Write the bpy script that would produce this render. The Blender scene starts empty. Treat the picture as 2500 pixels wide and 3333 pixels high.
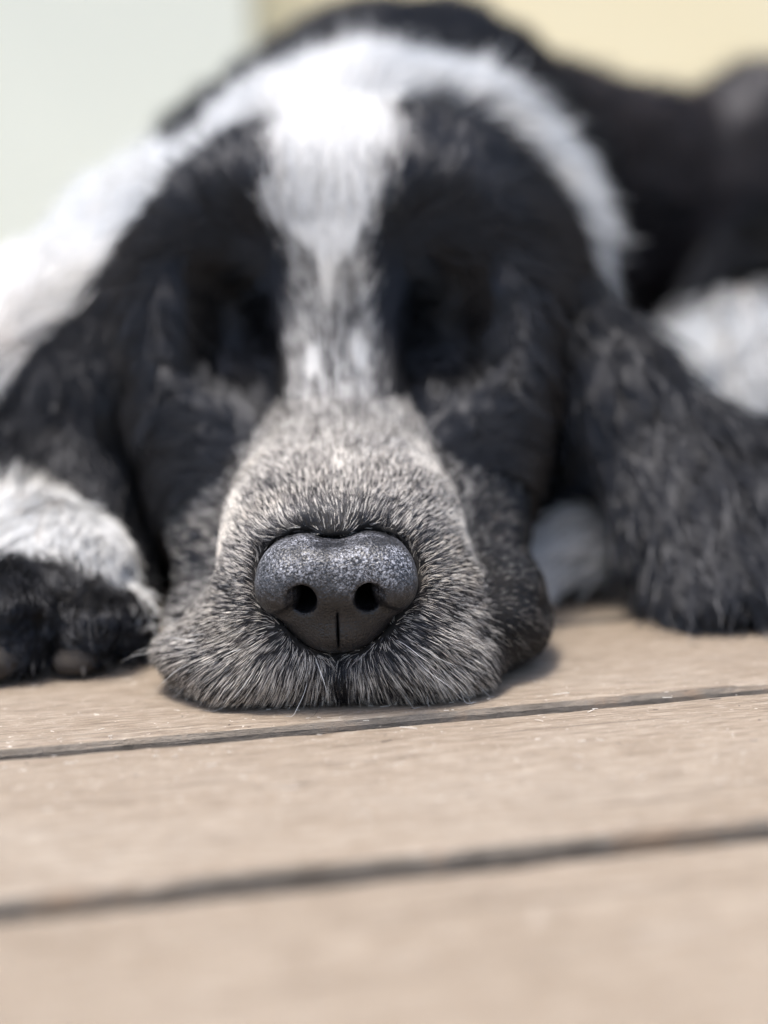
import bpy, bmesh, math, random
import numpy as np
from mathutils import Matrix, Vector

R = math.radians
rng = np.random.default_rng(11)
random.seed(5)
scene = bpy.context.scene
COL = scene.collection
MM = 0.001
FUR = 1.0            # fur density factor

# ------------------------------------------------------------------ camera
cam_data = bpy.data.cameras.new('camera')
cam = bpy.data.objects.new('camera', cam_data)
COL.objects.link(cam)
cam_data.sensor_fit = 'VERTICAL'
cam_data.sensor_height = 36.0
cam_data.lens = 48.1
cam_data.clip_start = 0.01
cam_data.clip_end = 100.0
cam_data.dof.use_dof = True
cam_data.dof.focus_distance = 0.301
cam_data.dof.aperture_fstop = 4.3
cam.matrix_world = (Matrix.Translation((0, -0.30, 0.084)) @ Matrix.Rotation(R(82.5), 4, 'X')
                    @ Matrix.Rotation(R(-1.8), 4, 'Z'))
scene.camera = cam

# ------------------------------------------------------------------ sky, sun, exposure
SUN_EL, SUN_AZ = R(76), R(225)
world = bpy.data.worlds.new('World')
scene.world = world
world.use_nodes = True
wn = world.node_tree.nodes
sky = wn.new('ShaderNodeTexSky')
sky.sky_type = 'NISHITA'
sky.sun_disc = False
sky.sun_elevation = SUN_EL
sky.sun_rotation = SUN_AZ
sky.air_density = 1.0
sky.dust_density = 3.6
wn['Background'].inputs['Strength'].default_value = 0.10
world.node_tree.links.new(sky.outputs[0], wn['Background'].inputs['Color'])
sun_data = bpy.data.lights.new('sun', 'SUN')
sun_data.energy = 1.5
sun_data.angle = R(14)
sun_data.color = (1.0, 0.95, 0.88)
sun = bpy.data.objects.new('sun', sun_data)
COL.objects.link(sun)
# sky rotation is measured clockwise from +Y seen from above
sdir = Vector((math.sin(SUN_AZ) * math.cos(SUN_EL), math.cos(SUN_AZ) * math.cos(SUN_EL), math.sin(SUN_EL)))
sun.rotation_euler = sdir.to_track_quat('Z', 'Y').to_euler()
scene.view_settings.view_transform = 'Standard'
scene.view_settings.look = 'None'
scene.view_settings.gamma = 1.0
scene.view_settings.exposure = 1.5
scene.view_settings.use_curve_mapping = False
scene.cycles.use_denoising = True
scene.cycles.denoiser = 'OPENIMAGEDENOISE'
scene.cycles.use_adaptive_sampling = True
scene.cycles.adaptive_threshold = 0.015
scene.cycles.max_bounces = 7
scene.cycles.diffuse_bounces = 5
scene.cycles.glossy_bounces = 3
scene.cycles.sample_clamp_indirect = 6.0
scene.cycles_curves.shape = 'RIBBONS'
scene.cycles_curves.subdivisions = 2


# ------------------------------------------------------------------ helpers
def node_mat(name):
    m = bpy.data.materials.new(name)
    m.use_nodes = True
    nt = m.node_tree
    return m, nt, nt.nodes['Principled BSDF']


def N(nt, kind, **kw):
    n = nt.nodes.new(kind)
    for k, v in kw.items():
        if k in n.inputs:
            n.inputs[k].default_value = v
        else:
            setattr(n, k, v)
    return n


def ramp(nt, fac, stops):
    r = nt.nodes.new('ShaderNodeValToRGB')
    e = r.color_ramp.elements
    while len(e) < len(stops):
        e.new(0.5)
    for el, (p, c) in zip(e, stops):
        el.position = p
        el.color = c if len(c) == 4 else (*c, 1)
    nt.links.new(fac, r.inputs[0])
    return r.outputs[0]


def mixc(nt, fac, a, b, mode='MIX'):
    n = nt.nodes.new('ShaderNodeMix')
    n.data_type = 'RGBA'
    n.blend_type = mode
    for sock, v in ((n.inputs[0], fac), (n.inputs[6], a), (n.inputs[7], b)):
        if hasattr(v, 'is_output'):
            nt.links.new(v, sock)
        else:
            sock.default_value = v if not isinstance(v, tuple) or len(v) == 4 else (*v, 1)
    return n.outputs[2]


def link(name, data, parent=None):
    o = bpy.data.objects.new(name, data)
    COL.objects.link(o)
    if parent:
        o.parent = parent
    return o


def mesh_from(name, verts, faces, mat=None, smooth=True):
    me = bpy.data.meshes.new(name)
    me.from_pydata([tuple(v) for v in verts], [], [tuple(int(i) for i in f) for f in faces])
    if mat:
        me.materials.append(mat)
    if smooth:
        me.polygons.foreach_set('use_smooth', [True] * len(me.polygons))
    me.update()
    return me


def tag(o, label=None, cat=None, kind=None, group=None):
    for k, v in (('label', label), ('category', cat), ('kind', kind), ('group', group)):
        if v:
            o[k] = v
    return o


# value noise -------------------------------------------------------------
def _hash(i, j, k, s):
    h = (i * 374761393 + j * 668265263 + k * 2147483647 + s * 1274126177) & 0xffffffff
    h = ((h ^ (h >> 13)) * 1274126177) & 0xffffffff
    h = h ^ (h >> 16)
    return (h & 0xffffff).astype(np.float64) / float(0xffffff) * 2 - 1


def vnoise(P, scale, seed=0):
    """value noise in -1..1; P in mm, scale = cell size in mm"""
    q = P / scale + 1000.0
    b = np.floor(q).astype(np.int64)
    f = q - b
    f = f * f * (3 - 2 * f)
    out = 0
    for dx in (0, 1):
        for dy in (0, 1):
            for dz in (0, 1):
                w = ((f[:, 0] if dx else 1 - f[:, 0]) * (f[:, 1] if dy else 1 - f[:, 1])
                     * (f[:, 2] if dz else 1 - f[:, 2]))
                out = out + w * _hash(b[:, 0] + dx, b[:, 1] + dy, b[:, 2] + dz, seed)
    return out


def vnoise3(P, scale, seed=0):
    return np.stack([vnoise(P, scale, seed + a * 17) for a in range(3)], 1)


def sstep(a, b, x):
    t = np.clip((x - a) / (b - a), 0, 1)
    return t * t * (3 - 2 * t)


# signed distance shapes (mm) ---------------------------------------------
def sd_ell(X, Y, Z, c, r, rz=0.0, ry=0.0):
    x, y, z = X - c[0], Y - c[1], Z - c[2]
    if rz:
        ca, sa = math.cos(R(rz)), math.sin(R(rz))
        x, y = ca * x + sa * y, -sa * x + ca * y
    if ry:
        ca, sa = math.cos(R(ry)), math.sin(R(ry))
        x, z = ca * x + sa * z, -sa * x + ca * z
    k0 = np.sqrt((x / r[0]) ** 2 + (y / r[1]) ** 2 + (z / r[2]) ** 2)
    k1 = np.sqrt((x / r[0] ** 2) ** 2 + (y / r[1] ** 2) ** 2 + (z / r[2] ** 2) ** 2) + 1e-9
    return k0 * (k0 - 1) / k1


def sd_cap(X, Y, Z, a, b, ra, rb):
    a = np.array(a, float)
    d = np.array(b, float) - a
    x, y, z = X - a[0], Y - a[1], Z - a[2]
    t = np.clip((x * d[0] + y * d[1] + z * d[2]) / d.dot(d), 0, 1)
    return np.sqrt((x - t * d[0]) ** 2 + (y - t * d[1]) ** 2 + (z - t * d[2]) ** 2) - (ra + t * (rb - ra))


def smin(a, b, k):
    h = np.clip(0.5 + 0.5 * (b - a) / k, 0, 1)
    return b + (a - b) * h - k * h * (1 - h)


def smax(a, b, k):
    return -smin(-a, -b, k)


def prim_sd(p, X, Y, Z):
    if p[0] == 'E':
        return sd_ell(X, Y, Z, p[3], p[4], *(p[5:] if len(p) > 5 else ()))
    return sd_cap(X, Y, Z, p[3], p[4], p[5], p[6])


def surface_nets(F, xs, ys, zs):
    nx, ny, nz = F.shape
    ins = F < 0
    cnt = np.zeros((nx - 1, ny - 1, nz - 1), np.int8)
    for dx in (0, 1):
        for dy in (0, 1):
            for dz in (0, 1):
                cnt += ins[dx:nx - 1 + dx, dy:ny - 1 + dy, dz:nz - 1 + dz]
    act = (cnt > 0) & (cnt < 8)
    idx = np.full(act.shape, -1, np.int64)
    I, J, K = np.nonzero(act)
    idx[I, J, K] = np.arange(len(I))
    acc = np.zeros((len(I), 3))
    n = np.zeros(len(I))
    corners = [(a, b, c) for a in (0, 1) for b in (0, 1) for c in (0, 1)]
    for a in corners:
        for ax in range(3):
            if a[ax]:
                continue
            b = list(a)
            b[ax] = 1
            fa = F[I + a[0], J + a[1], K + a[2]]
            fb = F[I + b[0], J + b[1], K + b[2]]
            m = (fa < 0) != (fb < 0)
            t = np.where(m, fa / np.where(m, fa - fb, 1), 0)
            pa = np.stack([xs[I + a[0]], ys[J + a[1]], zs[K + a[2]]], 1)
            pb = np.stack([xs[I + b[0]], ys[J + b[1]], zs[K + b[2]]], 1)
            acc += np.where(m[:, None], pa + (pb - pa) * t[:, None], 0)
            n += m
    V = acc / n[:, None]
    quads = []
    m = ins[:-1] != ins[1:]
    i, j, k = np.nonzero(m[:, 1:-1, 1:-1]); j += 1; k += 1
    q = np.stack([idx[i, j - 1, k - 1], idx[i, j, k - 1], idx[i, j, k], idx[i, j - 1, k]], 1)
    quads.append(np.where(ins[i, j, k][:, None], q, q[:, ::-1]))
    m = ins[:, :-1] != ins[:, 1:]
    i, j, k = np.nonzero(m[1:-1, :, 1:-1]); i += 1; k += 1
    q = np.stack([idx[i - 1, j, k - 1], idx[i - 1, j, k], idx[i, j, k], idx[i, j, k - 1]], 1)
    quads.append(np.where(ins[i, j, k][:, None], q, q[:, ::-1]))
    m = ins[:, :, :-1] != ins[:, :, 1:]
    i, j, k = np.nonzero(m[1:-1, 1:-1, :]); i += 1; j += 1
    q = np.stack([idx[i - 1, j - 1, k], idx[i, j - 1, k], idx[i, j, k], idx[i - 1, j, k]], 1)
    quads.append(np.where(ins[i, j, k][:, None], q, q[:, ::-1]))
    return V, np.concatenate(quads)


def relax(V, Q, n=2, w=0.5):
    for _ in range(n):
        s = np.zeros_like(V)
        c = np.zeros(len(V))
        for a, b in ((0, 1), (1, 2), (2, 3), (3, 0)):
            np.add.at(s, Q[:, a], V[Q[:, b]]); np.add.at(c, Q[:, a], 1)
            np.add.at(s, Q[:, b], V[Q[:, a]]); np.add.at(c, Q[:, b], 1)
        V = V * (1 - w) + w * s / c[:, None]
    return V


def grid_axis(*segs):
    out = []
    for a, b, s in segs:
        out.append(np.arange(a, b, s))
    return np.unique(np.concatenate(out))


# ------------------------------------------------------------------ materials of the setting
def wood_mat():
    m, nt, bs = node_mat('weathered_deck_wood')
    tc = N(nt, 'ShaderNodeTexCoord')
    oi = N(nt, 'ShaderNodeObjectInfo')
    off = N(nt, 'ShaderNodeVectorMath', operation='SCALE')
    cmb = N(nt, 'ShaderNodeCombineXYZ')
    nt.links.new(oi.outputs['Random'], cmb.inputs[0]); nt.links.new(oi.outputs['Random'], cmb.inputs[1])
    nt.links.new(cmb.outputs[0], off.inputs[0]); off.inputs['Scale'].default_value = 7.0
    add = N(nt, 'ShaderNodeVectorMath', operation='ADD')
    nt.links.new(tc.outputs['Object'], add.inputs[0]); nt.links.new(off.outputs[0], add.inputs[1])
    P = add.outputs[0]

    def mapped(sx, sy, sz):
        mp = N(nt, 'ShaderNodeMapping')
        mp.inputs['Scale'].default_value = (sx, sy, sz)
        nt.links.new(P, mp.inputs[0])
        return mp.outputs[0]

    def noise(vec, scale, detail=6, rough=0.6, dist=0.0):
        n = N(nt, 'ShaderNodeTexNoise', Scale=scale, Detail=detail, Roughness=rough, Distortion=dist)
        nt.links.new(vec, n.inputs['Vector'])
        return n.outputs['Fac']
    grain = noise(mapped(5, 60, 60), 6.0, 8, 0.65, 0.6)          # long streaks along the board
    fine = noise(mapped(26, 300, 300), 5.0, 5, 0.7)
    crack = noise(mapped(1.1, 60, 60), 9.0, 7, 0.65, 0.5)
    patch = noise(mapped(1, 1.6, 1), 11.0, 4, 0.55)
    speck = noise(mapped(1, 1.6, 1), 520.0, 3, 0.75)
    scuff = noise(mapped(1.0, 2.0, 1), 48.0, 6, 0.66, 1.8)
    base = ramp(nt, grain, [(0.30, (0.135, 0.098, 0.066)), (0.46, (0.255, 0.198, 0.143)), (0.62, (0.375, 0.315, 0.250))])
    grey = ramp(nt, patch, [(0.34, (0.198, 0.150, 0.106)), (0.5, (0.295, 0.238, 0.183)), (0.66, (0.385, 0.337, 0.283))])
    c = mixc(nt, 0.5, base, grey)
    c = mixc(nt, 0.55, c, ramp(nt, fine, [(0.34, (0.095, 0.070, 0.05)), (0.5, (0.275, 0.221, 0.166)), (0.66, (0.48, 0.42, 0.348))]))
    c = mixc(nt, ramp(nt, scuff, [(0.60, (0, 0, 0)), (0.74, (0.4,) * 3)]), c, (0.54, 0.485, 0.42))
    c = mixc(nt, ramp(nt, crack, [(0.34, (0.9,) * 3), (0.40, (0, 0, 0))]), c, (0.11, 0.085, 0.065))
    c = mixc(nt, ramp(nt, speck, [(0.62, (0, 0, 0)), (0.72, (0.8,) * 3)]), c, (0.66, 0.60, 0.53))
    c = mixc(nt, ramp(nt, speck, [(0.28, (0.75,) * 3), (0.37, (0, 0, 0))]), c, (0.13, 0.10, 0.08))
    # the sawn sides are greyer, rough and dirty
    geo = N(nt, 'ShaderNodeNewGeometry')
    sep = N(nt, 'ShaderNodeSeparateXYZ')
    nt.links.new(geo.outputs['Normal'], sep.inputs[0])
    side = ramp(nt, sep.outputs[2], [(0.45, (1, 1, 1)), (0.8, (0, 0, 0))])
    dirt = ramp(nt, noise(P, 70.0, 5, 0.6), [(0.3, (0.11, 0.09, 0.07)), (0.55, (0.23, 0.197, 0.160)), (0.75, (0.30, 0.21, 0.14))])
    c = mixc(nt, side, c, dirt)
    nt.links.new(c, bs.inputs['Base Color'])
    bs.inputs['Roughness'].default_value = 0.62
    bs.inputs['Specular IOR Level'].default_value = 0.35
    bp = N(nt, 'ShaderNodeBump', Strength=0.6, Distance=0.0008)
    hsum = N(nt, 'ShaderNodeMath', operation='ADD')
    nt.links.new(grain, hsum.inputs[0]); nt.links.new(fine, hsum.inputs[1])
    h2 = N(nt, 'ShaderNodeMath', operation='ADD')
    nt.links.new(hsum.outputs[0], h2.inputs[0]); nt.links.new(speck, h2.inputs[1])
    nt.links.new(h2.outputs[0], bp.inputs['Height'])
    nt.links.new(bp.outputs[0], bs.inputs['Normal'])
    return m


def plaster_mat(name, c0, c1):
    m, nt, bs = node_mat(name)
    tc = N(nt, 'ShaderNodeTexCoord')
    n = N(nt, 'ShaderNodeTexNoise', Scale=2.5, Detail=6.0)
    nt.links.new(tc.outputs['Object'], n.inputs['Vector'])
    nt.links.new(ramp(nt, n.outputs['Fac'], [(0.3, c0), (0.7, c1)]), bs.inputs['Base Color'])
    bs.inputs['Roughness'].default_value = 0.8
    n2 = N(nt, 'ShaderNodeTexNoise', Scale=160.0, Detail=4.0)
    nt.links.new(tc.outputs['Object'], n2.inputs['Vector'])
    bp = N(nt, 'ShaderNodeBump', Strength=0.3, Distance=0.002)
    nt.links.new(n2.outputs['Fac'], bp.inputs['Height'])
    nt.links.new(bp.outputs[0], bs.inputs['Normal'])
    return m


WOOD = wood_mat()
CREAM = plaster_mat('cream_render', (0.88, 0.78, 0.51), (0.90, 0.81, 0.55))
PALE = plaster_mat('pale_render', (0.74, 0.77, 0.67), (0.79, 0.82, 0.71))
EARTH = plaster_mat('dark_soil', (0.06, 0.05, 0.04), (0.10, 0.085, 0.07))


# ------------------------------------------------------------------ ground and deck
def slab(name, x0, x1, y0, y1, z0, z1, mat, parent=None, rot=0.0):
    v = [(x, y, z) for z in (z0, z1) for y in (y0, y1) for x in (x0, x1)]
    f = [(0, 2, 3, 1), (4, 5, 7, 6), (0, 1, 5, 4), (2, 6, 7, 3), (0, 4, 6, 2), (1, 3, 7, 5)]
    me = mesh_from(name, v, f, mat, smooth=False)
    return link(name, me, parent)


ground = slab('ground', -30, 30, -30, 30, -0.42, -0.30, EARTH)
tag(ground, kind='structure')

deck = bpy.data.objects.new('deck', None)
COL.objects.link(deck)
tag(deck, kind='structure')
BOARD_YAW = R(11.1)
deck.rotation_euler = (0, 0, BOARD_YAW)


def plank_mesh(name, x0, x1, w, t, seed, nx, rough=True):
    """board lying along x, width w along y (0..w), top at z=0, with worn uneven arrises"""
    r = np.random.default_rng(seed)
    xs = np.linspace(x0, x1, nx)
    ch = 0.0016
    prof = [(0.0, -t), (0.0, -ch * 1.1), (ch * 0.35, -ch * 0.35), (ch * 1.3, 0.0)]
    ys = list(np.linspace(0.012, w - 0.012, 5))
    prof += [(y, 0.0) for y in ys]
    prof += [(w - ch * 1.3, 0.0), (w - ch * 0.35, -ch * 0.35), (w, -ch * 1.1), (w, -t)]
    npf = len(prof)
    # edge wander
    def wander(sc, amp, sd):
        P = np.stack([xs * 1000, np.full(nx, sd * 37.0), np.zeros(nx)], 1)
        return vnoise(P, sc, sd) * amp
    e0 = wander(60, 0.0004, seed) + wander(9, 0.00035, seed + 3) + wander(2.2, 0.00022, seed + 5)
    e1 = wander(60, 0.0004, seed + 11) + wander(9, 0.00035, seed + 13) + wander(2.2, 0.00022, seed + 15)
    chip = np.clip(wander(14, 1.0, seed + 21) - 0.45, 0, 1) * 0.0022
    V = []
    for i, x in enumerate(xs):
        for j, (y, z) in enumerate(prof):
            yy, zz = y, z
            if j in (1, 2, 3):
                yy = y + e0[i] + (chip[i] if j > 1 else chip[i] * 0.5)
                if j in (2,):
                    zz = z - chip[i] * 0.5
            if j in (npf - 2, npf - 3, npf - 4):
                yy = y + e1[i]
            if zz == 0.0:
                zz += 0.0003 * math.sin(x * 23 + seed + y * 40) * 0.5
            V.append((x, yy, zz))
    F = []
    for i in range(nx - 1):
        for j in range(npf - 1):
            a = i * npf + j
            F.append((a, a + npf, a + npf + 1, a + 1))
    F.append(tuple(range(npf)))
    F.append(tuple((nx - 1) * npf + j for j in reversed(range(npf))))
    me = mesh_from(name, V, F, WOOD, smooth=False)
    # keep the flat top flat, smooth only along
    return me


# line of the gap in front of the chin, measured across the boards (board frame y)
GAP0 = -0.0129        # far edge of the near board (front of the muzzle)
PITCH, GAP = 0.0817, 0.0070
for i in range(-3, 34):
    yb = GAP0 - PITCH + GAP + i * PITCH
    near = i in (-1, 0, 1, 2)
    cut = 0.0018 if i == 0 else 0.0       # the gap nearest the camera is wider
    me = plank_mesh('plank', -1.3, 1.5, PITCH - GAP - cut, 0.022, 40 + i * 7, 900 if near else 60)
    p = link('plank', me, deck)
    p.location = (0.0, yb + cut, 0.0)
joist_m = plaster_mat('joist_wood', (0.16, 0.13, 0.10), (0.24, 0.20, 0.16))
for k in range(7):
    x = -1.25 + k * 0.42
    slab('joist', x, x + 0.045, -0.26, 2.8, -0.12, -0.0225, joist_m, deck)

# ------------------------------------------------------------------ walls far behind
wall_c = slab('house_wall', -0.225, 2.6, 2.55, 2.75, -0.30, 2.6, CREAM)
tag(wall_c, 'cream yellow rendered house wall behind the dog, on the right', 'wall', 'thing')
wall_p = slab('garden_wall', -2.8, -0.228, 2.40, 2.62, -0.30, 2.6, PALE)
tag(wall_p, 'pale greenish white wall behind the dog, on the left', 'wall', 'thing')

# ------------------------------------------------------------------ the dog: one continuous body
HX = -11.0


def both(kind, k, tg, c, r, *rest):
    return [(kind, k, tg, (HX - c[0], c[1], c[2]), r) + tuple(-q for q in rest),
            (kind, k, tg, (HX + c[0], c[1], c[2]), r) + tuple(rest)]


PR = []
PR += [('C', 10, 'muzzle', (HX, 24, 27), (HX, 88, 44), 21.0, 24.0)]
PR += [('E', 12, 'muzzle', (HX - 11, 28, 24), (17, 24, 18)), ('E', 12, 'muzzle', (HX + 14, 30, 24), (18, 25, 19))]
PR += both('E', 12, 'muzzle', (13, 56, 36), (16, 36, 19))
PR += both('E', 10, 'muzzle', (16, 23, 11), (20, 21, 12.5))
PR += [('E', 10, 'muzzle', (HX - 28, 34, 9), (17, 22, 11)), ('E', 10, 'muzzle', (HX + 22, 32, 10), (16, 24, 12))]
PR += [('C', 10, 'muzzle', (HX + 32, 88, 40), (HX + 37, 56, 14), 15, 14), ('E', 9, 'muzzle', (HX + 39, 46, 13), (12, 22, 14))]
PR += [('C', 10, 'muzzle', (HX - 31, 88, 38), (HX - 32, 56, 12), 15, 13)]
PR += [('E', 8, 'muzzle', (HX, 40, 10), (26, 34, 10))]
PR += both('E', 14, 'head', (34, 106, 46), (19, 34, 42))
PR += both('E', 14, 'head', (47, 112, 78), (14, 28, 36))
PR += [('E', 18, 'head', (HX + 2, 142, 97), (56, 58, 50)), ('C', 14, 'head', (HX, 80, 55), (HX, 104, 96), 12.5, 14)]
PR += [('E', 14, 'head', (HX + 46, 142, 104), (22, 30, 28)), ('E', 14, 'head', (HX - 42, 142, 98), (20, 28, 26)), ('E', 14, 'head', (HX + 28, 150, 120), (29, 34, 28)), ('E', 12, 'head', (HX - 25, 146, 117), (23, 30, 27))]
PR += both('E', 14, 'head', (26, 104, 114), (18, 16, 14))
PR += [('C', 24, 'body', (HX, 165, 60), (4, 262, 98), 46, 78)]
PR += [('C', 30, 'body', (0, 290, 106), (14, 440, 144), 88, 98), ('E', 30, 'body', (-62, 400, 142), (56, 70, 58))]
PR += [('C', 30, 'body', (14, 440, 144), (150, 600, 130), 98, 96)]
PR += [('C', 30, 'body', (150, 600, 128), (260, 720, 118), 96, 90)]
PR += [('E', 30, 'body', (245, 600, 135), (60, 90, 108))]
PR += [('E', 26, 'body', (-112, 245, 68), (52, 75, 54)), ('E', 30, 'body', (-92, 310, 104), (48, 70, 52))]
# chest between the fore legs
PR += [('E', 20, 'body', (48, 190, 36), (42, 46, 40)), ('E', 20, 'body', (-72, 195, 36), (40, 46, 38))]
# ears
PR += [('C', 18, 'ear_r', (HX + 54, 140, 100), (HX + 74, 126, 72), 15, 14), ('C', 12, 'ear_r', (HX + 76, 126, 72), (HX + 96, 106, 40), 12, 13),
       ('C', 12, 'ear_r', (HX + 96, 106, 40), (HX + 104, 84, 14), 13, 13), ('C', 12, 'ear_r', (HX + 80, 124, 68), (HX + 118, 104, 34), 10, 13),
       ('C', 12, 'ear_r', (HX + 118, 104, 34), (HX + 128, 88, 14), 13, 13)]
PR += [('C', 16, 'ear_l', (HX - 53, 144, 100), (HX - 77, 140, 75), 12, 13), ('C', 12, 'ear_l', (HX - 77, 140, 75), (HX - 90, 130, 46), 13, 13),
       ('C', 12, 'ear_l', (HX - 90, 130, 46), (HX - 84, 122, 20), 13, 13)]
# fore legs and paws
PR += [('C', 14, 'leg_l', (-130, 235, 38), (-120, 130, 32), 34, 26), ('C', 12, 'leg_l', (-114, 130, 28), (-92, 74, 24), 20, 15)]
PR += [('E', 8, 'paw_l', (-89, 70, 24), (19, 22, 15))]
TOES = ((-110, 55, 17, 9.5), (-94, 46, 20, 10.5), (-76, 48, 15, 9.0), (-67, 59, 12, 7.0))
for tx, ty, tz, tr in TOES:
    PR += [('C', 2.5, 'paw_l', (tx, ty, tz), (tx * 0.6 - 90 * 0.4, ty + 16, tz + 6), tr, tr * 0.9)]
    PR += [('E', 2.5, 'paw_l', (tx, ty - 1, tz * 0.5), (tr * 0.85, tr * 0.8, tz * 0.5))]
PR += [('C', 14, 'leg_r', (165, 215, 28), (116, 120, 24), 24, 20), ('C', 10, 'leg_r', (116, 120, 24), (98, 100, 16), 18, 13)]
PR += [('E', 10, 'leg_r', (100, 100, 11), (22, 18, 11))]
PR += [('C', 8, 'tuft', (42, 112, 9), (60, 122, 19), 7, 8), ('C', 12, 'tuft', (60, 122, 19), (80, 190, 30), 8, 20)]
# hind leg
PR += [('E', 20, 'hind', (172, 330, 48), (50, 70, 50)), ('C', 20, 'hind', (185, 330, 60), (235, 470, 90), 45, 60)]

xs = grid_axis((-215, -70, 5), (-70, 60, 2), (60, 130, 3.5), (130, 345, 6))
ys = grid_axis((-12, 110, 2), (110, 215, 3), (215, 800, 7))
zs = grid_axis((-6, 112, 2), (112, 168, 3), (168, 250, 5))
X, Y, Z = [a.astype(np.float32) for a in np.meshgrid(xs, ys, zs, indexing='ij')]


NC = np.array([HX, 5.0, 28.5])           # centre of the nose


def nose_field(x, y, z):
    x, z = x / 0.95, z / 0.96
    F = ((np.abs(x / 17.4) ** 3.0 + np.abs((y - 2) / 12.6) ** 2.6 + np.abs((z - 3.6) / 9.0) ** 2.8) ** (1 / 2.8) - 1) * 9.0
    for s in (-1, 1):
        F = smin(F, sd_ell(x, y, z, (s * 10.5, -2.0, 0.8), (7.6, 7.6, 7.4)), 4)
    F = smin(F, sd_ell(x, y, z, (0, -2.0, 0), (8, 8, 8)), 4)
    F = smin(F, sd_ell(x, y, z, (0, 0.0, -6.5), (12.6, 8.8, 7.2)), 2.5)
    F = smin(F, sd_ell(x, y, z, (0, 0.0, -10.0), (8.0, 8.0, 4.8)), 3)
    # dip in the middle of the top
    F = smax(F, -sd_ell(x, y, z, (0, 0, 16.0), (5, 14, 4.5)), 5)
    # crease under the wings
    for s in (-1, 1):
        F = smax(F, -sd_cap(x, y, z, (s * 7.0, -11.5, -4.6), (s * 16.0, -5.0, -7.0), 2.3, 1.4), 1.6)
        F = smax(F, -sd_cap(x, y, z, (s * 8.2, -16, -1.8), (s * 6.6, 9, 2.0), 3.7, 3.2), 1.0)
        F = smin(F, sd_ell(x, y, z, (s * 13.0, -4.0, 0.6), (4.9, 6.0, 5.4)), 1.2)
        F = smax(F, -sd_cap(x, y, z, (s * 8.6, -10.5, -3.8), (s * 15.5, -4.5, -6.2), 2.1, 1.1), 1.0)
    F = smax(F, -sd_ell(x, y, z, (0.2, -8.6, -11.0), (0.22, 3.6, 8.0)), 0.7)
    return F


def body_field(X, Y, Z):
    F = None
    for p in PR:
        d = prim_sd(p, X, Y, Z)
        F = d if F is None else smin(F, d, p[1])
    # eye sockets, closed lids lie deep in them
    for s in (-1, 1):
        F = smax(F, -sd_ell(X, Y, Z, (HX + s * 31, 77, 87), (17, 33, 23)), 12)
    # groove of the upper lip below the nose
    F = smax(F, -sd_cap(X, Y, Z, (HX, -2, 20), (HX, 1, -4), 1.8, 4.6), 3)
    # socket of the nose leather
    F = smax(F, 0.15 - nose_field(X - NC[0], Y - NC[1], Z - NC[2]), 1.0)
    F = smax(F, -sd_ell(X, Y, Z, (HX, 8, 29), (13, 14, 8)), 2)
    # flat where it rests on the boards
    F = smax(F, 0.8 - Z, 3)
    return F


F = body_field(X, Y, Z)
BV, BQ = surface_nets(F, xs, ys, zs)
BV = relax(BV, BQ, 2, 0.5)
# soft folds of the lips and uneven skin and coat everywhere else
_n = np.zeros_like(BV)
_f = np.cross(BV[BQ[:, 2]] - BV[BQ[:, 0]], BV[BQ[:, 3]] - BV[BQ[:, 1]])
for _c in range(4):
    np.add.at(_n, BQ[:, _c], _f)
_n /= np.linalg.norm(_n, axis=1, keepdims=True) + 1e-9
_lip = (1 - sstep(24, 34, BV[:, 2])) * (1 - sstep(40, 70, BV[:, 1])) * sstep(14, 24, np.abs(BV[:, 0] - HX))
_st = BV * np.array([0.45, 0.45, 1.0])
_amp = 2.2 * _lip * vnoise(_st, 5.5, 101) + (0.8 + 2.6 * sstep(100, 180, BV[:, 1])) * vnoise(BV, 22, 103)
_amp *= sstep(1.5, 6, BV[:, 2]) * sstep(20, 26, np.linalg.norm(BV - NC, axis=1))
BV = BV + _n * _amp[:, None]
del X, Y, Z, F


def skin_mat():
    m, nt, bs = node_mat('dark_skin')
    bs.inputs['Base Color'].default_value = (0.022, 0.020, 0.020, 1)
    a = N(nt, 'ShaderNodeAttribute', attribute_name='coat')
    n = N(nt, 'ShaderNodeTexNoise', Scale=400.0)
    c = mixc(nt, 0.3, a.outputs['Color'], ramp(nt, n.outputs['Fac'], [(0.3, (0.012, 0.011, 0.011)), (0.7, (0.03, 0.027, 0.025))]))
    nt.links.new(c, bs.inputs['Base Color'])
    bs.inputs['Roughness'].default_value = 0.8
    bs.inputs['Specular IOR Level'].default_value = 0.1
    return m


SKIN = skin_mat()
dog = bpy.data.objects.new('spaniel_dog', None)
COL.objects.link(dog)
dog.location = (0.0, -0.006, -0.0004)
tag(dog, 'black and white spaniel dog asleep, grey muzzle flat on the wooden deck', 'dog')
body_me = mesh_from('body', BV * MM, BQ, SKIN)
body = link('body', body_me, dog)


# ---------------- surface data for growing the coat
def normals_of(V, Q):
    n = np.cross(V[Q[:, 2]] - V[Q[:, 0]], V[Q[:, 3]] - V[Q[:, 1]])
    vn = np.zeros_like(V)
    for c in range(4):
        np.add.at(vn, Q[:, c], n)
    return vn / (np.linalg.norm(vn, axis=1, keepdims=True) + 1e-12)


BN = normals_of(BV, BQ)
TRI = np.concatenate([BQ[:, [0, 1, 2]], BQ[:, [0, 2, 3]]])
TA = 0.5 * np.linalg.norm(np.cross(BV[TRI[:, 1]] - BV[TRI[:, 0]], BV[TRI[:, 2]] - BV[TRI[:, 0]]), axis=1)
TC = BV[TRI].mean(1)
TN = BN[TRI].mean(1)


def region_of(P):
    best = np.full(len(P), 1e9)
    lab = np.zeros(len(P), object)
    for p in PR:
        d = prim_sd(p, P[:, 0], P[:, 1], P[:, 2])
        m = d < best
        best[m] = d[m]
        lab[m] = p[2]
    return lab


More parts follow.
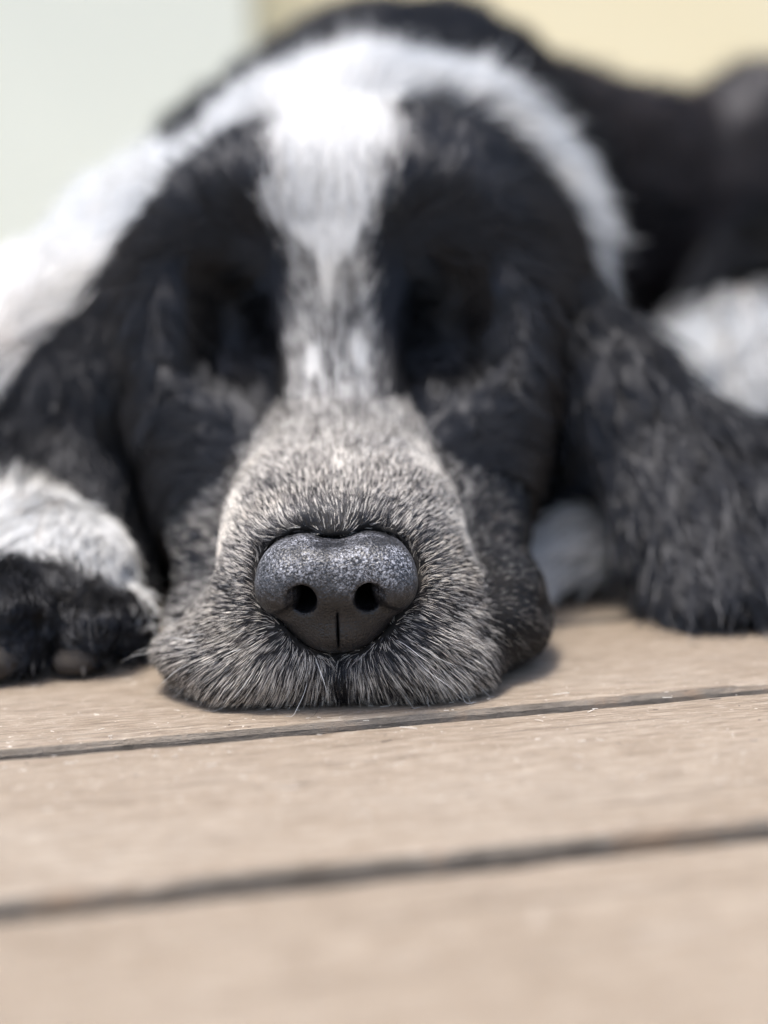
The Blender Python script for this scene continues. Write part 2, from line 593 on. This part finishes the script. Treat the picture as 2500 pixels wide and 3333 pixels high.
TREG = region_of(TC)
EYES = np.array([[HX - 29, 78, 80], [HX + 29, 78, 80]])


# ---------------- coat pattern: share of white hairs at a point, 0..1
def whiteness(P, reg):
    x, y, z = P[:, 0] - HX, P[:, 1], P[:, 2]
    n1 = vnoise(P, 9, 3)
    n2 = vnoise(P, 3.5, 5)
    w = np.zeros(len(P))
    m = reg == 'muzzle'
    # roan muzzle
    roan = 0.65 + 0.28 * n1 + 0.16 * n2
    ridge = np.exp(-((np.abs(x) - 23) / 5.0) ** 2) * sstep(20, 34, z)
    roan = roan + 0.16 * ridge
    top = sstep(30, 42, z) * np.exp(-(x / 14) ** 2) * sstep(12, 30, y)
    roan = roan + 0.05 * top
    rn = np.sqrt((x / 1.15) ** 2 + ((z - 27) * 1.1) ** 2)
    dark = np.exp(-(x / 15) ** 2) * sstep(30, 36, z) * (1 - sstep(10, 24, y))
    dark = np.maximum(dark, 0.5 * (1 - sstep(17, 23, rn)) * (1 - sstep(16, 30, y)))
    roan = roan - 0.42 * dark
    lip = (1 - sstep(3, 17, z)) * (1 - sstep(4, 30, np.abs(x)))
    roan = np.maximum(roan - 0.36 * lip, 0.14) - 0.05 * sstep(46, 76, y)
    back = sstep(30, 52, np.abs(x) + 0.25 * y)
    roan = roan - 0.5 * back * sstep(34, 56, y) - 0.8 * sstep(32, 38, x)
    roan = np.maximum(roan, 0.13 + 0.08 * n2)
    roan = roan * (1 - 0.75 * (1 - sstep(1.0, 3.0, np.abs(x))) * (1 - sstep(14, 20, z)))
    w[m] = roan[m]
    h = (reg == 'head') | ((reg == 'body') & (y < 200) & (z > 60) & (np.abs(x) < 62)) | ((reg == 'muzzle') & (y > 70))
    # bridge between the eyes, blaze on the forehead
    xb = x + 1.5 * n2 + 3.5 * vnoise(P * np.array([1, 0.5, 0.5]), 7, 77) * sstep(98, 112, z)
    cen = np.interp(z, [90, 115, 150], [-1.5, -1.0, 2.0])
    dx = np.abs(xb - cen)
    hw = np.interp(z + 2 * n1, [84, 90, 96, 102, 108, 117, 130, 150], [0.8, 2.0, 3.2, 5.5, 10.0, 15.0, 16.5, 15.5])
    hg = np.interp(z, [70, 84, 100, 108, 116, 124], [11, 10, 10, 11, 11, 9])
    white = 1 - sstep(hw - 2.0, hw + 3.0, dx)
    greyb = (1 - sstep(hg - 3, hg + 3, dx)) * (0.52 + 0.16 * n1 + 0.1 * n2) * (1 - sstep(112, 126, z))
    bridge = np.maximum(white * sstep(82, 90, z), greyb)
    spots = np.exp(-(((x + 6.5) / 3.0) ** 2 + ((z - 73) / 5.5) ** 2)) + np.exp(-(((x - 5.0) / 3.0) ** 2 + ((z - 75) / 5.0) ** 2))
    bridge = np.maximum(bridge, 1.3 * spots)
    head = np.maximum(0.0, bridge)
    eye = np.minimum(((np.abs(x) - 31) / 18) ** 2 + ((z - 87) / 22) ** 2, 9)
    head = np.where(eye < 1, np.minimum(head, 0.0), head)
    t = sstep(74, 90, y)
    mm = (reg == 'muzzle')
    w = np.where(h & mm, w * (1 - t) + np.where(eye < 1, 0, head) * t, w)
    w = np.where(h & ~mm, head, w)
    # neck and shoulders are white, the back black
    b = (reg == 'body') & ~h
    edge = y - 0.22 * np.abs(P[:, 0]) + 32 * vnoise(P, 42, 9) + 10 * n1
    wb = (1 - sstep(258, 292, edge)) * np.where((np.abs(x) < 75) & (np.abs(x - 2) > 16 + 3 * n1), sstep(208, 220, y + 5 * n1), 1)
    wb = wb * np.where(y < 265, sstep(62, 84, z + 5 * n1), 1.0)
    w = np.where(b, wb, w)
    ll = reg == 'leg_l'
    w = np.where(ll, np.where((y < 112) & (z > 20 + 4 * n1), 1.0, 0.0), w)
    pl = reg == 'paw_l'
    td = np.full(len(P), 9.0)
    for tx, ty, tz, tr in TOES:
        q = np.sqrt((P[:, 0] - tx) ** 2 + (P[:, 1] - ty + 2) ** 2 + (P[:, 2] - tz + 3) ** 2) / tr
        td = np.minimum(td, q)
    w = np.where(pl, sstep(1.55, 2.0, td + 0.6 * n1 + 0.2 * n2 + 0.06 * np.clip(P[:, 0] + 70, 0, 20)) * sstep(8, 15, z), w)
    w = np.where((reg == 'leg_r') | (reg == 'ear_l') | (reg == 'ear_r'), 0.0, w)
    w = np.where((reg == 'tuft') & (y < 126), 1.0, w)
    hd = reg == 'hind'
    w = np.where(hd, 1 - sstep(88, 100, z + 0.25 * (y - 330)), w)
    return np.clip(w, 0, 1)


# colour under the fur, so that thin spots do not show
vreg = region_of(BV)
vw = whiteness(BV, vreg)
ca = body_me.attributes.new('coat', 'FLOAT_COLOR', 'POINT')
skin_w = np.where(vreg == 'muzzle', vw * 0.04, sstep(0.6, 0.9, vw) * 0.55)
cc = np.ones((len(BV), 4), np.float32)
cc[:, :3] = 0.009 + skin_w[:, None] * np.array([0.85, 0.8, 0.75])
ca.data.foreach_set('color', cc.ravel())


def unit(v):
    return v / (np.linalg.norm(v, axis=1, keepdims=True) + 1e-9)


# ---------------- flow of the coat
def flow(P, Nn, reg):
    x, y, z = P[:, 0] - HX, P[:, 1], P[:, 2]
    nose = np.array([HX, -6.0, 29.0])
    D = P - nose
    D = unit(D)
    m = reg == 'muzzle'
    D[m] += np.array([0, 0, -0.35]) * (1 - sstep(10, 34, z[m]))[:, None]
    h = reg == 'head'
    dh = unit(P - np.array([HX, 40.0, 62.0]))
    dh = dh + np.array([0, 0.35, 0.0])
    dh[:, 2] -= sstep(26, 52, np.abs(x)) * 1.3
    br = (1 - sstep(10, 20, np.abs(x))) * (1 - sstep(112, 124, z))
    dh = dh * (1 - br)[:, None] + br[:, None] * np.stack([0.012 * x, np.full(len(x), 0.6), np.full(len(x), 1.0)], 1)
    D[h] = dh[h]
    b = reg == 'body'
    db = np.tile(np.array([0.35, 1.0, 0.0]), (len(P), 1))
    db[:, 2] -= 0.5
    bb = b & (y < 200) & (np.abs(x) < 62)
    D[b] = db[b]
    dn = unit(P - np.array([HX, 60.0, 70.0]))
    D[bb] = dn[bb]
    for e, sx in (('ear_l', -1), ('ear_r', 1)):
        me_ = reg == e
        D[me_] = np.array([sx * 0.25, -0.25, -1.0])
    for l in ('leg_l', 'paw_l'):
        me_ = reg == l
        D[me_] = np.array([0.12, -0.8, -0.45])
    me_ = reg == 'leg_r'
    D[me_] = np.array([-0.25, -0.7, -0.6])
    me_ = reg == 'tuft'
    D[me_] = np.array([-0.6, -0.6, -0.4])
    me_ = reg == 'hind'
    D[me_] = np.array([0.2, -0.2, -1.0])
    D = D - Nn * np.sum(D * Nn, 1, keepdims=True)
    return unit(D)


def hair_mat(name, gloss=0.028, ru=0.08):
    """diffuse fibre plus the streak-like gloss of hair"""
    m, nt, bs = node_mat(name)
    a = N(nt, 'ShaderNodeAttribute', attribute_name='hair_color')
    hi = N(nt, 'ShaderNodeHairInfo')
    dk = N(nt, 'ShaderNodeAttribute', attribute_name='root_dark')
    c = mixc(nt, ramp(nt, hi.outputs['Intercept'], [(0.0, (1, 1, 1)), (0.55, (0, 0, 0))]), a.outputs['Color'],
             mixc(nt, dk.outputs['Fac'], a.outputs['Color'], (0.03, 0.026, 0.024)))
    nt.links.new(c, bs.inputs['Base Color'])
    bs.inputs['Roughness'].default_value = 0.6
    bs.inputs['Specular IOR Level'].default_value = 0.08
    hr = N(nt, 'ShaderNodeBsdfHair', component='Reflection')
    hr.inputs['Color'].default_value = (gloss, gloss * 1.03, gloss * 1.14, 1)
    hr.inputs['RoughnessU'].default_value = ru
    hr.inputs['RoughnessV'].default_value = 0.35
    ad = N(nt, 'ShaderNodeAddShader')
    nt.links.new(bs.outputs[0], ad.inputs[0]); nt.links.new(hr.outputs[0], ad.inputs[1])
    nt.links.new(ad.outputs[0], nt.nodes['Material Output'].inputs['Surface'])
    return m


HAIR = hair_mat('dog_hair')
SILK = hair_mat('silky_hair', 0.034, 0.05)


def grow(name, parent, regs, density, length, width, lift, npts=6, clump=0.0, clump_size=6.0, wave=0.0, wave_len=14.0,
         noise_amp=0.25, gravity=0.0, sel=None, label=None, root_dark=0.0, locks=0.0, tint=(0.9, 0.9, 0.89), soft=1.0, part=None, wscale=1.0):
    """density hairs per mm2; length, lift may be functions of (P, N)."""
    mask = np.isin(TREG, regs)
    if sel is not None:
        mask &= sel(TC)
    mask &= TC[:, 2] > 1.6
    ids = np.nonzero(mask)[0]
    wgt = TA[ids] * (density(TC[ids]) if callable(density) else density) * FUR
    # the far side of the animal carries a thinner coat
    view = unit(np.array([0.0, -300, 90]) - TC[ids])
    away = np.sum(view * TN[ids], 1)
    wgt = wgt * np.where(away < -0.45, 0.25, 1.0)
    n = int(wgt.sum())
    t = rng.choice(len(ids), n, p=wgt / wgt.sum())
    t = ids[t]
    a = rng.random((n, 2))
    fl = a.sum(1) > 1
    a[fl] = 1 - a[fl]
    bc = np.stack([1 - a.sum(1), a[:, 0], a[:, 1]], 1)
    P = (BV[TRI[t]] * bc[:, :, None]).sum(1)
    Nn = unit((BN[TRI[t]] * bc[:, :, None]).sum(1))
    reg = TREG[t]
    # not through the nose leather
    keep = nose_clear(P)
    P, Nn, reg = P[keep], Nn[keep], reg[keep]
    n = len(P)
    D = flow(P, Nn, reg)
    D0 = D
    D = unit(D + noise_amp * vnoise3(P, 12, 31) + noise_amp * 0.8 * vnoise3(P, 4, 41) + noise_amp * 0.28 * rng.normal(size=(n, 3)))
    D = unit(D - Nn * np.sum(D * Nn, 1, keepdims=True))
    L = length(P) if callable(length) else np.full(n, float(length))
    L = L * rng.uniform(0.5, 1.25, n)
    lf = lift(P) if callable(lift) else np.full(n, float(lift))
    lf = lf * rng.uniform(0.6, 1.4, n)
    ts = np.linspace(0, 1, npts)
    # direction leaves at the lift angle and lies down towards the tip
    pts = np.zeros((n, npts, 3))
    pts[:, 0] = P - Nn * 0.3
    cur = pts[:, 0].copy()
    step = L / (npts - 1)
    G = np.array([0, 0, -1.0])
    for s in range(1, npts):
        u = ts[s]
        el = lf * (1.15 - 0.75 * u)
        d = D * np.cos(el)[:, None] + Nn * np.sin(el)[:, None] + G * gravity * u
        if wave:
            ph = vnoise(P, 22, 61) * 9.0 + u * L / wave_len * 6.283
            side = np.cross(D, Nn)
            d = d + side * (wave * np.cos(ph))[:, None] + Nn * (0.5 * wave * np.sin(ph))[:, None]
        d = unit(d)
        cur = cur + d * step[:, None]
        pts[:, s] = cur
    if clump:
        Pc = P
        if locks:                      # cells drawn out along the lie of the hair
            g = unit(D0.mean(0, keepdims=True))[0]
            Pc = P - locks * (P @ g)[:, None] * g
        q = np.floor(Pc / clump_size + 0.55 * vnoise3(P, clump_size * 1.7, 71)).astype(np.int64)
        key = q[:, 0] * 73856093 + q[:, 1] * 19349663 + q[:, 2] * 83492791
        _, inv = np.unique(key, return_inverse=True)
        c = np.bincount(inv).astype(float)
        for s in range(1, npts):
            mean = np.stack([np.bincount(inv, pts[:, s, a_]) / c for a_ in range(3)], 1)
            w = clump * ts[s] ** 1.3
            pts[:, s] = pts[:, s] * (1 - w) + mean[inv] * w
        tone = np.random.default_rng(3).uniform(0.8, 1.2, len(c))[inv]
    else:
        tone = np.ones(n)
    pts[:, :, 2] = np.maximum(pts[:, :, 2], 0.5 + 0.3 * rng.random((n, 1)))
    wh = whiteness(P, reg)
    isw = rng.random(n) < wh * wscale
    col = np.ones((n, 4), np.float32)
    blk = np.array([0.0045, 0.0045, 0.005])
    wht = np.array([0.83, 0.83, 0.82])
    gry = np.array([0.10, 0.09, 0.085])
    v = rng.uniform(0.7, 1.08, (n, 1))
    mid = (rng.random(n) < 0.25) & (wh > 0.15) & (wh < 0.85)
    col[:, :3] = np.where(isw[:, None], wht * v * (np.array(tint) + (1 - np.array(tint)) * sstep(15, 70, P[:, 1])[:, None] * 0.6), blk * soft * rng.uniform(0.6, 1.8, (n, 1)))
    col[mid, :3] = gry * rng.uniform(0.6, 2.2, (mid.sum(), 1))
    warm = sstep(0.1, 0.9, vnoise(P, 16, 91))[:, None]
    col[:, :3] *= np.where(isw[:, None], 1 - warm * np.array([0.0, 0.035, 0.09]), 1)
    col[:, :3] = np.clip(col[:, :3] * np.where(isw, 1, tone)[:, None], 0, 0.90)
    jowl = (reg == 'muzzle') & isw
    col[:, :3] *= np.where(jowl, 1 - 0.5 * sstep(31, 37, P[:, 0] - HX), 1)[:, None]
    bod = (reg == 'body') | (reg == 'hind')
    cool = sstep(185, 270, P[:, 1])[:, None] * np.array([0.20, 0.17, 0.13])  # bluish shade on the body behind the head, put into white hair colour
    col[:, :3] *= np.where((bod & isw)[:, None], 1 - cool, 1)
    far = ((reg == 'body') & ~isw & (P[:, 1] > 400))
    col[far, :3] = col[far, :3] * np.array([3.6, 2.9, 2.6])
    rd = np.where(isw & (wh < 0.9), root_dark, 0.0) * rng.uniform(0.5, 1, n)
    W = (width(P) if callable(width) else width) * rng.uniform(0.75, 1.2, n)
    prof = np.interp(ts, [0, 0.15, 0.6, 1], [0.85, 1.0, 0.85, 0.12])
    rad = W[:, None] * 0.5 * prof[None]
    COAT.setdefault((name, part or name), []).append((npts, pts, rad, col, rd, label))
    print('hair', name, n)


COAT = {}


def build_coat(parent):
    for (name, _), layers in COAT.items():
        sizes = np.concatenate([np.full(len(l[1]), l[0]) for l in layers])
        hc = bpy.data.hair_curves.new(name)
        hc.add_curves([int(v) for v in sizes])
        cat = lambda i, w: np.concatenate([l[i].reshape(-1, w) for l in layers]).astype(np.float32).ravel()
        hc.attributes['position'].data.foreach_set('vector', cat(1, 3) * np.float32(MM))
        ra = hc.attributes.get('radius') or hc.attributes.new('radius', 'FLOAT', 'POINT')
        ra.data.foreach_set('value', cat(2, 1) * np.float32(MM))
        hc.attributes.new('hair_color', 'FLOAT_COLOR', 'CURVE').data.foreach_set('color', cat(3, 4))
        hc.attributes.new('root_dark', 'FLOAT', 'CURVE').data.foreach_set('value', cat(4, 1))
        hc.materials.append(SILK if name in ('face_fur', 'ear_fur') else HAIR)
        o = link(name, hc, parent)
        o['kind'] = 'stuff'
        if layers[0][5]:
            o['label'] = layers[0][5]


# ------------------------------------------------------------------ nose leather
def nose_clear(P):
    q = P - NC
    return nose_field(q[:, 0], q[:, 1], q[:, 2]) > -0.3


def nose_mat():
    m, nt, bs = node_mat('nose_leather')
    tc = N(nt, 'ShaderNodeTexCoord')
    P = tc.outputs['Object']
    vo = N(nt, 'ShaderNodeTexVoronoi', Scale=1150.0, feature='DISTANCE_TO_EDGE')
    nt.links.new(P, vo.inputs['Vector'])
    cell = ramp(nt, vo.outputs['Distance'], [(0.0, (0, 0, 0)), (0.28, (1, 1, 1))])
    n1 = N(nt, 'ShaderNodeTexNoise', Scale=900.0, Detail=5.0, Roughness=0.65)
    n2 = N(nt, 'ShaderNodeTexNoise', Scale=1700.0, Detail=3.0, Roughness=0.6, Distortion=1.5)
    n3 = N(nt, 'ShaderNodeTexNoise', Scale=120.0, Detail=3.0)
    for n in (n1, n2, n3):
        nt.links.new(P, n.inputs['Vector'])
    base = ramp(nt, n3.outputs['Fac'], [(0.3, (0.004, 0.004, 0.005)), (0.7, (0.010, 0.010, 0.012))])
    # dry flakes; massed on the upper side, their pale colour also paints its highlight
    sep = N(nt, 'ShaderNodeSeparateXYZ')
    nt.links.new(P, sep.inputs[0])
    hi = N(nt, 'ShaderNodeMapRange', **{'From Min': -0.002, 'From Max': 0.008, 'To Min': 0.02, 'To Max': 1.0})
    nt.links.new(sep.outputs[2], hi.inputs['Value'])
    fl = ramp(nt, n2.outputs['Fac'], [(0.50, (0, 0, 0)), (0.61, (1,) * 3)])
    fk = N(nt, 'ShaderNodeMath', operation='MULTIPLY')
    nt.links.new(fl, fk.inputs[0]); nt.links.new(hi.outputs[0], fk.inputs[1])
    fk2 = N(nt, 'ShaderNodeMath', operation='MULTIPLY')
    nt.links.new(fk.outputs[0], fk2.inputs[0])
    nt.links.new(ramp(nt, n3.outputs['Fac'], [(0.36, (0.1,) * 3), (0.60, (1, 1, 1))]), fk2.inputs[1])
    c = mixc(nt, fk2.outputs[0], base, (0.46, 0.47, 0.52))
    nt.links.new(c, bs.inputs['Base Color'])
    bs.inputs['Roughness'].default_value = 0.36
    bs.inputs['Specular IOR Level'].default_value = 0.55
    b1 = N(nt, 'ShaderNodeBump', Strength=0.4, Distance=0.0003)
    nt.links.new(cell, b1.inputs['Height'])
    b2 = N(nt, 'ShaderNodeBump', Strength=0.45, Distance=0.0003)
    nt.links.new(n1.outputs['Fac'], b2.inputs['Height'])
    nt.links.new(b1.outputs[0], b2.inputs['Normal'])
    nt.links.new(b2.outputs[0], bs.inputs['Normal'])
    return m


ax = np.arange(-20, 20.01, 0.35)
ay = np.arange(-14, 17.01, 0.35)
az = np.arange(-18, 16.01, 0.35)
GX, GY, GZ = np.meshgrid(ax, ay, az, indexing='ij')
NV, NQ = surface_nets(nose_field(GX, GY, GZ), ax, ay, az)
NV = relax(NV, NQ, 1, 0.5)
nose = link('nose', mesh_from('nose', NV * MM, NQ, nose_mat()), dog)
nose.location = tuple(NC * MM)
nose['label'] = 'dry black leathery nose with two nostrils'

# ------------------------------------------------------------------ claws
CLAW, cnt, cbs = node_mat('claw_horn')
cn = N(cnt, 'ShaderNodeTexNoise', Scale=300.0)
cnt.links.new(ramp(cnt, cn.outputs['Fac'], [(0.3, (0.06, 0.054, 0.05)), (0.7, (0.16, 0.15, 0.14))]), cbs.inputs['Base Color'])
cbs.inputs['Roughness'].default_value = 0.55


def claw(tip, root, r):
    d = Vector(root) - Vector(tip)
    side = d.cross(Vector((0, 0, 1))).normalized()
    up = side.cross(d).normalized()
    V, Fc = [], []
    n = 8
    for i in range(7):
        t = i / 6
        c = Vector(tip) + d * t + up * (math.sin(t * math.pi) * 1.6)
        rr = r * (0.12 + 0.88 * t ** 0.6)
        for a in range(n):
            an = a * 2 * math.pi / n
            V.append(tuple((c + side * math.cos(an) * rr * 0.75 + up * math.sin(an) * rr) * MM))
    for i in range(6):
        for a in range(n):
            b = (a + 1) % n
            Fc.append((i * n + a, i * n + b, (i + 1) * n + b, (i + 1) * n + a))
    Fc.append(tuple(range(n))[::-1])
    Fc.append(tuple(6 * n + a for a in range(n)))
    return link('claw', mesh_from('claw', V, Fc, CLAW), dog)


for tx, ty, tz in ((-110, 46, 9), (-94, 36, 11), (-77, 39, 8), (-67, 53, 6)):
    claw((tx + 1, ty - 0.5, tz - 6.5), (tx, ty + 6, tz), 1.5)
PAD, pnt, pbs = node_mat('pad_leather')
pn = N(pnt, 'ShaderNodeTexNoise', Scale=600.0, Detail=4.0)
pnt.links.new(ramp(pnt, pn.outputs['Fac'], [(0.3, (0.025, 0.021, 0.018)), (0.7, (0.07, 0.058, 0.05))]), pbs.inputs['Base Color'])
pbs.inputs['Roughness'].default_value = 0.6
pbp = N(pnt, 'ShaderNodeBump', Strength=0.6, Distance=0.0006)
pnt.links.new(pn.outputs['Fac'], pbp.inputs['Height'])
pnt.links.new(pbp.outputs[0], pbs.inputs['Normal'])


def pad(c, r):
    a1 = np.arange(-r[0] - 1, r[0] + 1.1, 0.7)
    a2 = np.arange(-r[1] - 1, r[1] + 1.1, 0.7)
    a3 = np.arange(-r[2] - 1, r[2] + 1.1, 0.7)
    A, B, C_ = np.meshgrid(a1, a2, a3, indexing='ij')
    f = sd_ell(A, B, C_, (0, 0, 0), r) + 0.5 * np.cos(A * 0.8) * 0.4
    V, Q = surface_nets(f, a1, a2, a3)
    o = link('paw_pad', mesh_from('paw_pad', V * MM, Q, PAD), dog)
    o.location = (c[0] * MM, c[1] * MM, c[2] * MM)
    return o


pad((-101, 38.0, 6.4), (9.5, 6.5, 5.4))
pad((-79, 43.0, 4.8), (5.4, 5.0, 3.8))
pad((-115, 48, 5.2), (6.0, 5.6, 4.2))

# ------------------------------------------------------------------ the coat
def muz_len(P):
    x, y, z = P[:, 0] - HX, P[:, 1], P[:, 2]
    l = 4.2 + 2.6 * (1 - sstep(4, 24, z)) + 1.6 * sstep(30, 70, y)
    nd = np.linalg.norm((P - NC) / np.array([1.15, 1, 0.9]), axis=1)
    return l * (0.7 + 0.3 * sstep(13, 22, nd)) * (1 - 0.25 * sstep(32, 38, x))


# dark undercoat, then coarser roan guard hairs over it
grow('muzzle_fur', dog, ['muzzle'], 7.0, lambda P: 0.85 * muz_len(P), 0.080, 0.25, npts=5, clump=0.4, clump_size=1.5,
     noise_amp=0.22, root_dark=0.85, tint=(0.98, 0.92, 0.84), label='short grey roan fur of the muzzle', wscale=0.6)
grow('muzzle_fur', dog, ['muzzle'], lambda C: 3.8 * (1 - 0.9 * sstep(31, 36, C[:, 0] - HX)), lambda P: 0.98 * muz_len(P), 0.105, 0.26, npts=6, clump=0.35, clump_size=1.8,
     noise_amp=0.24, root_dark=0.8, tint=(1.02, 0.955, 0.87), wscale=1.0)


def head_len(P):
    z = P[:, 2]
    return np.interp(z, [30, 70, 95, 120, 150], [9, 8, 11, 17, 18])


def on_bridge(C):
    return (np.abs(C[:, 0] - HX) < 17) & (C[:, 2] < 112) & (C[:, 1] < 125)


grow('face_fur', dog, ['head'], 3.4, head_len, 0.14, 0.40, npts=8, clump=0.75, clump_size=5.5, wave=0.22, wave_len=20,
     noise_amp=0.25, root_dark=0.3, sel=lambda C: (C[:, 1] < 230) & ~on_bridge(C), label='black face fur with a white blaze')
grow('bridge_fur', dog, ['head'], 6.0, 8.0, 0.11, 0.25, npts=6, clump=0.35, clump_size=1.8, noise_amp=0.12, root_dark=0.5,
     sel=on_bridge, label='grey and white fur between the eyes')
for e in ('ear_l', 'ear_r'):
    grow('ear_fur', dog, [e], part=e, density=2.0, length=30, width=0.22, lift=0.28, npts=10, clump=0.85, clump_size=6.5, wave=0.5, wave_len=17, noise_amp=0.22,
         locks=0.7, gravity=0.2)
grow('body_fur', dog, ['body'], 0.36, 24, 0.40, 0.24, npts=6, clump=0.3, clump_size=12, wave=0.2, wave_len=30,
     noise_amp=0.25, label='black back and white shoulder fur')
grow('leg_fur', dog, ['leg_l'], part='leg_l', density=0.8, length=14, width=0.3, lift=0.35, npts=6, clump=0.5, clump_size=7, noise_amp=0.25)
grow('paw_fur', dog, ['paw_l'], 3.5, lambda P: np.interp(P[:, 2], [8, 18, 28], [3.0, 4.0, 8.5]), 0.16, 0.30, npts=6, clump=0.5, clump_size=3, noise_amp=0.45, wave=0.25, wave_len=8)
grow('leg_fur', dog, ['leg_r'], part='leg_r', density=1.4, length=20, width=0.26, lift=0.35, npts=8, clump=0.6, clump_size=6, wave=0.5, wave_len=16, noise_amp=0.45, locks=0.25)
grow('chest_fur', dog, ['tuft'], 1.2, 9, 0.25, 0.3, npts=5, clump=0.4, clump_size=5)
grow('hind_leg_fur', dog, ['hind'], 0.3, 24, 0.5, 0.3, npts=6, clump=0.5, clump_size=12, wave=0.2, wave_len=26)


# long loose strands over the undercoat
grow('muzzle_fur', dog, ['muzzle'], 0.03, 12, 0.11, 0.45, npts=7, wave=0.12, wave_len=14, noise_amp=0.4, wscale=2.5,
     sel=lambda C: (C[:, 2] < 18) & (C[:, 1] < 60) & (C[:, 0] - HX < 30))
grow('face_fur', dog, ['head'], 0.50, lambda P: np.interp(P[:, 2], [40, 80, 100, 150], [13, 16, 28, 28]), 0.15, 0.36, npts=9, clump=0.45,
     clump_size=7, wave=0.35, wave_len=26, noise_amp=0.34, soft=2.2, gravity=0.15,
     sel=lambda C: (C[:, 1] < 230) & (C[:, 2] > 40) & ~on_bridge(C))
for e in ('ear_l', 'ear_r'):
    grow('ear_fur', dog, [e], part=e, density=0.22, length=34, width=0.24, lift=0.5, npts=9, clump=0.5, clump_size=9, wave=0.5, wave_len=24, noise_amp=0.4, soft=1.6, gravity=0.2)
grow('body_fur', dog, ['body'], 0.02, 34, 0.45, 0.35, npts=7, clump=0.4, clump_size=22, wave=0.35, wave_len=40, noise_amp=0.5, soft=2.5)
grow('paw_fur', dog, ['paw_l'], 0.25, 10, 0.16, 0.5, npts=7, clump=0.4, clump_size=5, wave=0.4, wave_len=12, noise_amp=0.6, soft=2.0)
grow('chest_fur', dog, ['tuft'], 0.3, 15, 0.25, 0.5, npts=6, clump=0.4, clump_size=6, noise_amp=0.5)

build_coat(dog)

# ------------------------------------------------------------------ loose hairs and crumbs on the boards
def litter():
    n, k = 260, 5
    r = np.random.default_rng(8)
    x = r.uniform(-110, 130, n)
    y = np.where(r.random(n) < 0.75, r.uniform(-75, 6, n), r.uniform(-120, 80, n))
    L = r.uniform(0.5, 4.0, n) * np.where(r.random(n) < 0.8, 0.35, 1)
    a = r.normal(0.19, 0.45, n)
    bend = r.normal(0, 0.35, n)
    pts = np.zeros((n, k, 3))
    pts[:, 0] = np.stack([x, y, np.full(n, 0.25)], 1)
    for s_ in range(1, k):
        an = a + bend * s_ / k
        pts[:, s_] = pts[:, s_ - 1] + (L / (k - 1))[:, None] * np.stack([np.cos(an), np.sin(an), 0.08 * np.sin(s_ + x)], 1)
    hc = bpy.data.hair_curves.new('shed_hair')
    hc.add_curves([k] * n)
    hc.attributes['position'].data.foreach_set('vector', (pts * MM).astype(np.float32).ravel())
    ra = hc.attributes.get('radius') or hc.attributes.new('radius', 'FLOAT', 'POINT')
    ra.data.foreach_set('value', (np.repeat(r.uniform(0.04, 0.08, n), k) * MM).astype(np.float32))
    col = np.ones((n, 4), np.float32)
    col[:, :3] = np.where((r.random(n) < 0.75)[:, None], np.array([0.72, 0.67, 0.60]), np.array([0.06, 0.05, 0.045]))
    at = hc.attributes.new('hair_color', 'FLOAT_COLOR', 'CURVE')
    at.data.foreach_set('color', col.ravel())
    at = hc.attributes.new('root_dark', 'FLOAT', 'CURVE')
    at.data.foreach_set('value', np.zeros(n, np.float32))
    hc.materials.append(HAIR)
    o = link('shed_hair', hc)
    tag(o, 'loose pale hairs and splinters scattered on the deck boards', 'hair', kind='stuff')


litter()
